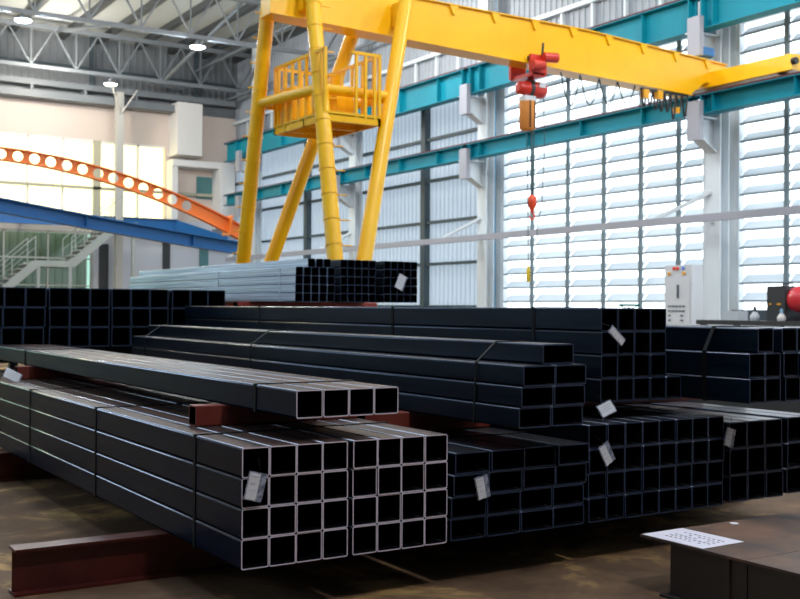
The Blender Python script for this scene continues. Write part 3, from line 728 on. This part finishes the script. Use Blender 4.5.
# brace ring
zr = 5.05
A = [at(*legs[k], zr) for k in ('n1', 'n2', 'f1', 'f2')]
for a, b in ((A[0], A[1]), (A[0], A[2]), (A[1], A[3]), (A[2], A[3])):
    m = MB(); m.cyl(a, b, .085, n=16); m.build('brace_pipe', M['yellow'], cr)
# platform with guard rail
pl = MB(); px0, px1, py0, py1, pz = 8.06, 9.1, 15.02, 16.85, 4.52
pl.box(px0, px1, py0, py1, pz+.08, pz+.10)
for y in (py0, py1-.05): pl.box(px0, px1, y, y+.05, pz-.02, pz+.14)
for x in (px0, px1-.05): pl.box(x, x+.05, py0, py1, pz-.02, pz+.14)
for y in (15.7, 16.4): pl.box(px0, px1, y, y+.05, pz-.02, pz+.08)
pl = pl.build('platform', M['yellow'], cr)
m = MB(); top = pz+1.12
def railrun(a, b, n):
    a = Vector(a); b = Vector(b)
    m.bar(a+Vector((0, 0, top-pz)), b+Vector((0, 0, top-pz)), .05)
    for k in range(n): c = a+(b-a)*(k+.5)/n; m.bar(c, c+Vector((0, 0, top-pz)), .045)
zz = pz+.1
railrun((px0+.02, py0+.02, pz), (px0+.02, py1-.02, pz), 7); railrun((px0+.5, py0+.02, pz), (px1-.02, py0+.02, pz), 3); railrun((px1-.02, py0+.02, pz), (px1-.02, py1-.02, pz), 5); railrun((px0+.02, py1-.02, pz), (px1-.02, py1-.02, pz), 3)
for cx_, cy_ in ((px0+.02, py0+.02), (px1-.02, py0+.02), (px0+.02, py1-.02), (px1-.02, py1-.02)): m.box(cx_-.025, cx_+.025, cy_-.025, cy_+.025, pz+.1, top+.024)
m.build('guard_rail', M['yellow'], pl)
m = MB(); m.box(8.15, 8.5, 16.3, 16.9, pz+.1, pz+.75); m.build('electrical_box', M['yellow'], pl)
m = MB(); m.box(8.6, 8.9, 15.6, 15.9, pz+.1, pz+.6); m.build('electrical_box', M['yellow'], pl)
# hoist
YH = 16.22; HX = 13.27
h = thing('chain_hoist', (HX, YH, 6.), 'red electric chain hoist with orange chain bag under crane beam', 'hoist')
m = MB(); m.box(HX-.34, HX+.04, YH-.34, YH-.28, 5.98, 6.36); m.box(HX-.34, HX+.04, YH+.28, YH+.34, 5.98, 6.36); m.box(HX-.3, HX+.0, YH-.34, YH+.34, 5.96, 6.02)
m.cyl((HX-.1, YH-.40, 6.31), (HX+.22, YH-.42, 6.33), .095); m.cyl((HX-.36, YH-.40, 6.14), (HX-.1, YH-.40, 6.16), .09); m.build('trolley', M['hoist'], h)
m = MB(); m.cyl((HX-.1, YH-.38, 6.36), (HX-.1, YH-.40, 6.58), .022); m.build('guide_arm', M['dark'], h)
for dx in (-.3, -.05):
    for s_ in (-1, 1):
        m = MB(); m.cyl((HX+dx, YH+s_*.235, 6.29), (HX+dx, YH+s_*.275, 6.29), .06); m.build('wheel', M['dark'], h)
m = MB(); m.box(HX-.09, HX-.05, YH-.04, YH+.04, 5.85, 6.02); m.prism([(HX-.16, 6.02), (HX+.02, 6.02), (HX-.04, 5.88), (HX-.1, 5.88)], 'y', YH-.03, YH+.03); m.build('suspension_eye', M['hoist'], h)
m = MB(); m.lathe((HX-.42, YH-.05, 5.76), [(.06, 0), (.12, .02), (.13, .16), (.155, .2), (.165, .56), (.14, .62), (.06, .64)], axis='x'); m.build('motor_body', M['hoist'], h)
m = MB(); m.lathe((HX-.20, YH-.05, 5.76), [(.175, 0), (.175, .07)], axis='x'); m.build('gear_band', M['dark'], h)
m = MB(); m.box(HX-.03, HX+.12, YH-.225, YH-.2, 5.78, 5.87); m.build('rating_plate', M['cab'], h)
m = MB(); m.lathe((HX-.23, YH-.1, 4.95), [(.10, 0), (.155, .03), (.155, .5), (.16, .55)]); bg = m.build('chain_bag', M['bag'], h)
m = MB()
for a in (-1.9, -1.15): m.bar((HX-.23+.16*math.cos(a), YH-.1+.16*math.sin(a), 4.99), (HX-.23+.16*math.cos(a), YH-.1+.16*math.sin(a), 5.5), .03, .012)
m.build('bag_strap', M['bagstrap'], bg)
m = MB(); m.box(HX-.36, HX-.1, YH-.2, YH, 5.48, 5.60); m.build('bag_bracket', M['cab'], h)
m = MB()
for dx in (-.03, .03): m.path([(HX-.02+dx, YH, 5.65), (HX-.02+dx, YH, 4.5), (HX-.02+dx*.5, YH, 3.72)], .014, 6)
m.build('load_chain', M['chain'], h)
m = MB(); m.lathe((HX-.02, YH, 3.38), [(.02, 0), (.045, .08), (.09, .17), (.085, .30), (.04, .36)]); hk = m.build('hook_block', M['hook'], h)
m = MB(); m.path([(HX-.02+.06*math.cos(a), YH, 3.33+.06*math.sin(a)) for a in [rad(x) for x in range(90, -200, -25)]], .016, 8); m.build('hook', M['hook'], hk)
m = MB(); m.path([(HX+.25, YH, 5.7), (HX+.28, YH, 4.6), (HX+.22, YH, 3.6), (HX+.1, YH, 3.05), (HX+.12, YH, 2.9)], .009, 6); m.build('slack_chain', M['chain'], h)
m = MB(); m.path([(HX-.25, YH, 5.62), (HX-.17, YH-.02, 4.9), (HX-.12, YH, 3.4), (HX-.1, YH, 2.36)], .009, 6); m.build('control_cable', M['chain'], h)
m = MB(); m.lathe((HX-.1, YH, 2.06), [(.03, 0), (.045, .04), (.04, .22), (.02, .3)]); pd = m.build('pendant_control', M['pendant'], h)
m = MB()
for k in range(3): m.cyl((HX-.1, YH-.04, 2.12+.06*k), (HX-.1, YH-.055, 2.12+.06*k), .012, n=8)
m.build('button', M['black'], pd)
# festoon cable below the beam
t = thing('festoon_cable', (16.8, 16.1, 6.1), 'black looped festoon cable with yellow trolleys under the beam end', 'cable')
m = MB(); m.box(15.95, 17.3, 16.02, 16.08, 6.05, 6.09); m.build('track', M['dark'], t)
for x, z in ((16.05, 5.98), (16.45, 6.0), (16.98, 5.73)):
    m = MB(); m.box(x-.07, x+.07, 15.98, 16.1, z-.1, z+.08) if x < 16.9 else m.box(x-.05, x+.05, 16., 16.1, z-.06, z+.06)
    m.build('cable_trolley', M['amber'], t)
m = MB()
for k in range(8):
    a = 15.95+.17*k; dd = random.uniform(.3, .6)
    m.path([(a+.15*u, 16.04, 6.06-dd*math.sin(PI*u)) for u in [i/8 for i in range(9)]], .02, 6)
m.build('cable_loop', M['black'], t)
t = thing('sagging_supply_cable', (14.8, 15.95, 6.), 'thin dark cable sagging in loops below bridge beam beside hoist', 'cable')
for k in range(4):
    a = 13.85+.5*k
    m = MB(); m.path([(a+.5*u, 16.1, 6.16-(.62-.06*k)*math.sin(PI*u)) for u in [i/10 for i in range(11)]], .015, 6); m.build('cable_loop', M['chain'], t)

# ------------------------------------------------------------------ machines by the wall
t = thing('control_cabinet', (17.5, 16.4, 0), 'tall grey control cabinet with indicator lamps before the louvres', 'cabinet')
m = MB(); m.box(17.4, 17.75, 16.0, 16.76, 0, 2.5); m.build('body', M['cab'], t)
m = MB(); m.box(17.385, 17.4, 16.03, 16.73, .1, 2.2); d = m.build('door', M['cab'], t)
m = MB(); m.box(17.36, 17.385, 16.34, 16.38, 1.80, 2.08); m.build('handle', M['cabdark'], d)
for (y, z, mm) in ((16.62, 2.32, 'amber'), (16.2, 2.32, 'amber'), (16.48, 2.43, 'redlamp'), (16.38, 2.43, 'redlamp'), (16.22, 2.43, 'bluelamp')):
    m = MB(); m.cyl((17.365, y, z), (17.4, y, z), .035, n=12); m.build('indicator_lamp', M[mm], t)
for z in (1.62, 1.52, 1.42, 1.32):
    for y in ((16.6, 16.5, 16.4, 16.3, 16.2) if z > 1.5 else (16.6, 16.25)):
        m = MB(); m.box(17.372, 17.385, y-.035, y+.035, z-.015, z+.015); m.build('switch', M['cabdark'], d)
t = thing('machine_bench', (16., 12.2, 0), 'low dark machine bench under the right louvres', 'bench')
m = MB(); m.box(15.35, 16.4, 9.5, 14., 1.28, 1.36); m.build('bench_top', M['dark'], t)
m = MB(); m.box(16.3, 16.4, 9.5, 14., 1.36, 1.55); m.build('backboard', M['cabdark'], t)
for x in (15.45, 16.35):
    for y in (9.6, 11.7, 13.9):
        m = MB(); m.box(x-.05, x+.05, y-.05, y+.05, 0, 1.28); m.build('leg', M['dark'], t)
t = thing('welding_machine', (15.9, 12., 1.36), 'dark boxy machine with switches beside the red tank', 'machine')
m = MB(); m.box(15.62, 16.1, 12.24, 12.62, 1.36, 1.97); m.build('housing', M['dark'], t)
m = MB(); m.box(15.605, 15.62, 12.52, 12.56, 1.64, 1.67); m.box(15.605, 15.62, 12.32, 12.4, 1.64, 1.67); m.build('switch', M['amber'], t)
m = MB(); m.path([(15.9, 12.3, 1.97), (15.9, 12.3, 2.02), (15.9, 12.5, 2.02), (15.9, 12.5, 1.97)], .015, 6); m.build('handle', M['black'], t)
t = thing('air_tank', (15.9, 11.6, 1.36), 'glossy red cylindrical tank cut off by the right edge', 'tank')
m = MB(); m.lathe((15.78, 10.7, 1.74), [(.10, 1.50), (.20, 1.47), (.235, 1.36), (.235, .05), (.1, 0)], n=28, axis='y'); m.build('vessel', M['tankred'], t)
m = MB(); m.box(15.65, 15.95, 11.5, 11.6, 1.36, 1.58); m.box(15.65, 15.95, 10.9, 11., 1.36, 1.58); m.build('saddle', M['tankred'], t)
def bottle(x, y, z, s, body, cap, label):
    t = thing('spray_bottle', (x, y, z), label, 'bottle', 'bottles on the machine bench')
    m = MB(); m.lathe((x, y, z), [(.07*s, 0), (.08*s, .02*s), (.08*s, .08*s), (.03*s, .15*s)]); m.build('body', body, t)
    m = MB(); m.lathe((x, y, z+.15*s), [(.03*s, 0), (.03*s, .05*s), (.018*s, .09*s)]); m.build('cap', cap, t)
bottle(15.68, 12.93, 1.36, 1.05, M['cab'], M['cabdark'], 'clear bottle with dark cap before the bright louvre')
bottle(15.48, 12.2, 1.36, .9, M['white'], M['bottle'], 'white bottle with blue cap below the red tank')
m = MB(); m.box(15.75, 16.0, 13.35, 13.75, 1.36, 1.53)
tag(m.build('grey_parts_box', M['cab']), 'grey parts box on bench beside the wall column', 'box')
t = thing('pipe_stand', (11.7, 12., 0), 'small green T-shaped pipe stand peeping over the tall centre bundle', 'stand')
m = MB(); m.cyl((11.7, 12, .02), (11.7, 12, 1.58), .025); m.box(11.45, 11.95, 11.85, 12.15, 0, .02); m.build('post', M['green'], t)
m = MB(); m.bar((11.57, 12.08, 1.61), (11.83, 11.92, 1.61), .04, .035); m.bar((11.7, 12, 1.54), (11.58, 12.07, 1.60), .015); m.bar((11.7, 12, 1.54), (11.82, 11.93, 1.60), .015); m.build('cross_head', M['green'], t)

# ------------------------------------------------------------------ daylight and added fill lamps
W = bpy.data.worlds.new('sky'); bpy.context.scene.world = W; W.use_nodes = True
bg = W.node_tree.nodes['Background']; bg.inputs[0].default_value = (.86, .94, 1., 1); bg.inputs[1].default_value = 2.7
def portal(loc, rot, sx, sy):
    l = bpy.data.lights.new('daylight_opening', 'AREA'); l.shape = 'RECTANGLE'; l.size = sx; l.size_y = sy
    l.cycles.is_portal = True
    o = bpy.data.objects.new('daylight_opening', l); C.objects.link(o); o.location = loc; o.rotation_euler = rot
portal((19.45, 20.86, 4.6), (0, PI/2, 0), 6.8, 8.3)
portal((19.45, 11.8, 4.6), (0, PI/2, 0), 6.8, 7.5)
portal((3.5, 44.3, 6.77), (-PI/2, 0, 0), 25, 3.2)
portal((-9.3, 24, 6.4), (0, -PI/2, 0), 3.7, 36)
for a, b in ADDED_SKYLIGHTS: portal(((a+b)/2, 13.5, 12.65), (0, 0, 0), b-a, 33)

for x, y, p_, c_ in ((7.9, 34.4, 500, (.85, .95, 1)), (13.6, 34.4, 500, (.85, .95, 1)), (10.5, 40.5, 420, (1, .92, .8)), (4, 40, 420, (1, .88, .74)),
                (9, 26, 520, (1, .97, .92)), (15.5, 26, 520, (1, .97, .92)), (12, 18.5, 420, (1, .97, .92)), (15.5, 12, 520, (1, .97, .92)), (9, 10, 560, (1, .96, .9)), (14, 4, 420, (1, .96, .9)), (3.5, -1.0, 720, (1, .94, .98)), (3, 26, 300, (1, .95, .9))):
    l = bpy.data.lights.new('high_bay_and_fill_light', 'POINT'); l.energy = p_; l.color = c_; l.shadow_soft_size = .26
    o = bpy.data.objects.new('high_bay_and_fill_light', l); C.objects.link(o); o.location = (x, y, 10.15)  # only the near truss lamps are modelled; the other lights are added fill

# ------------------------------------------------------------------ camera
f, yaw, pitch, roll, H = 1080., rad(32.3), rad(.46), rad(.38), 1.54
F = Vector((math.sin(yaw)*math.cos(pitch), math.cos(yaw)*math.cos(pitch), math.sin(pitch)))
R0 = Vector((math.cos(yaw), -math.sin(yaw), 0)); U0 = R0.cross(F)
R = math.cos(roll)*R0 + math.sin(roll)*U0; U = -math.sin(roll)*R0 + math.cos(roll)*U0
cam = bpy.data.cameras.new('camera'); cam.sensor_width = 36; cam.lens = f*36/800; cam.clip_end = 200
co = bpy.data.objects.new('camera', cam); C.objects.link(co)
co.matrix_world = Matrix(((R.x, U.x, -F.x, 0), (R.y, U.y, -F.y, 0), (R.z, U.z, -F.z, H), (0, 0, 0, 1)))
cam.dof.use_dof = True; cam.dof.focus_distance = 5.4; cam.dof.aperture_fstop = 4.5
sc = bpy.context.scene; sc.camera = co
sc.view_settings.view_transform = 'Standard'; sc.view_settings.look = 'None'; sc.view_settings.gamma = 1
sc.view_settings.use_curve_mapping = False; sc.view_settings.exposure = 0.4
for o in bpy.data.objects:
    if '_w' in o: del o['_w']
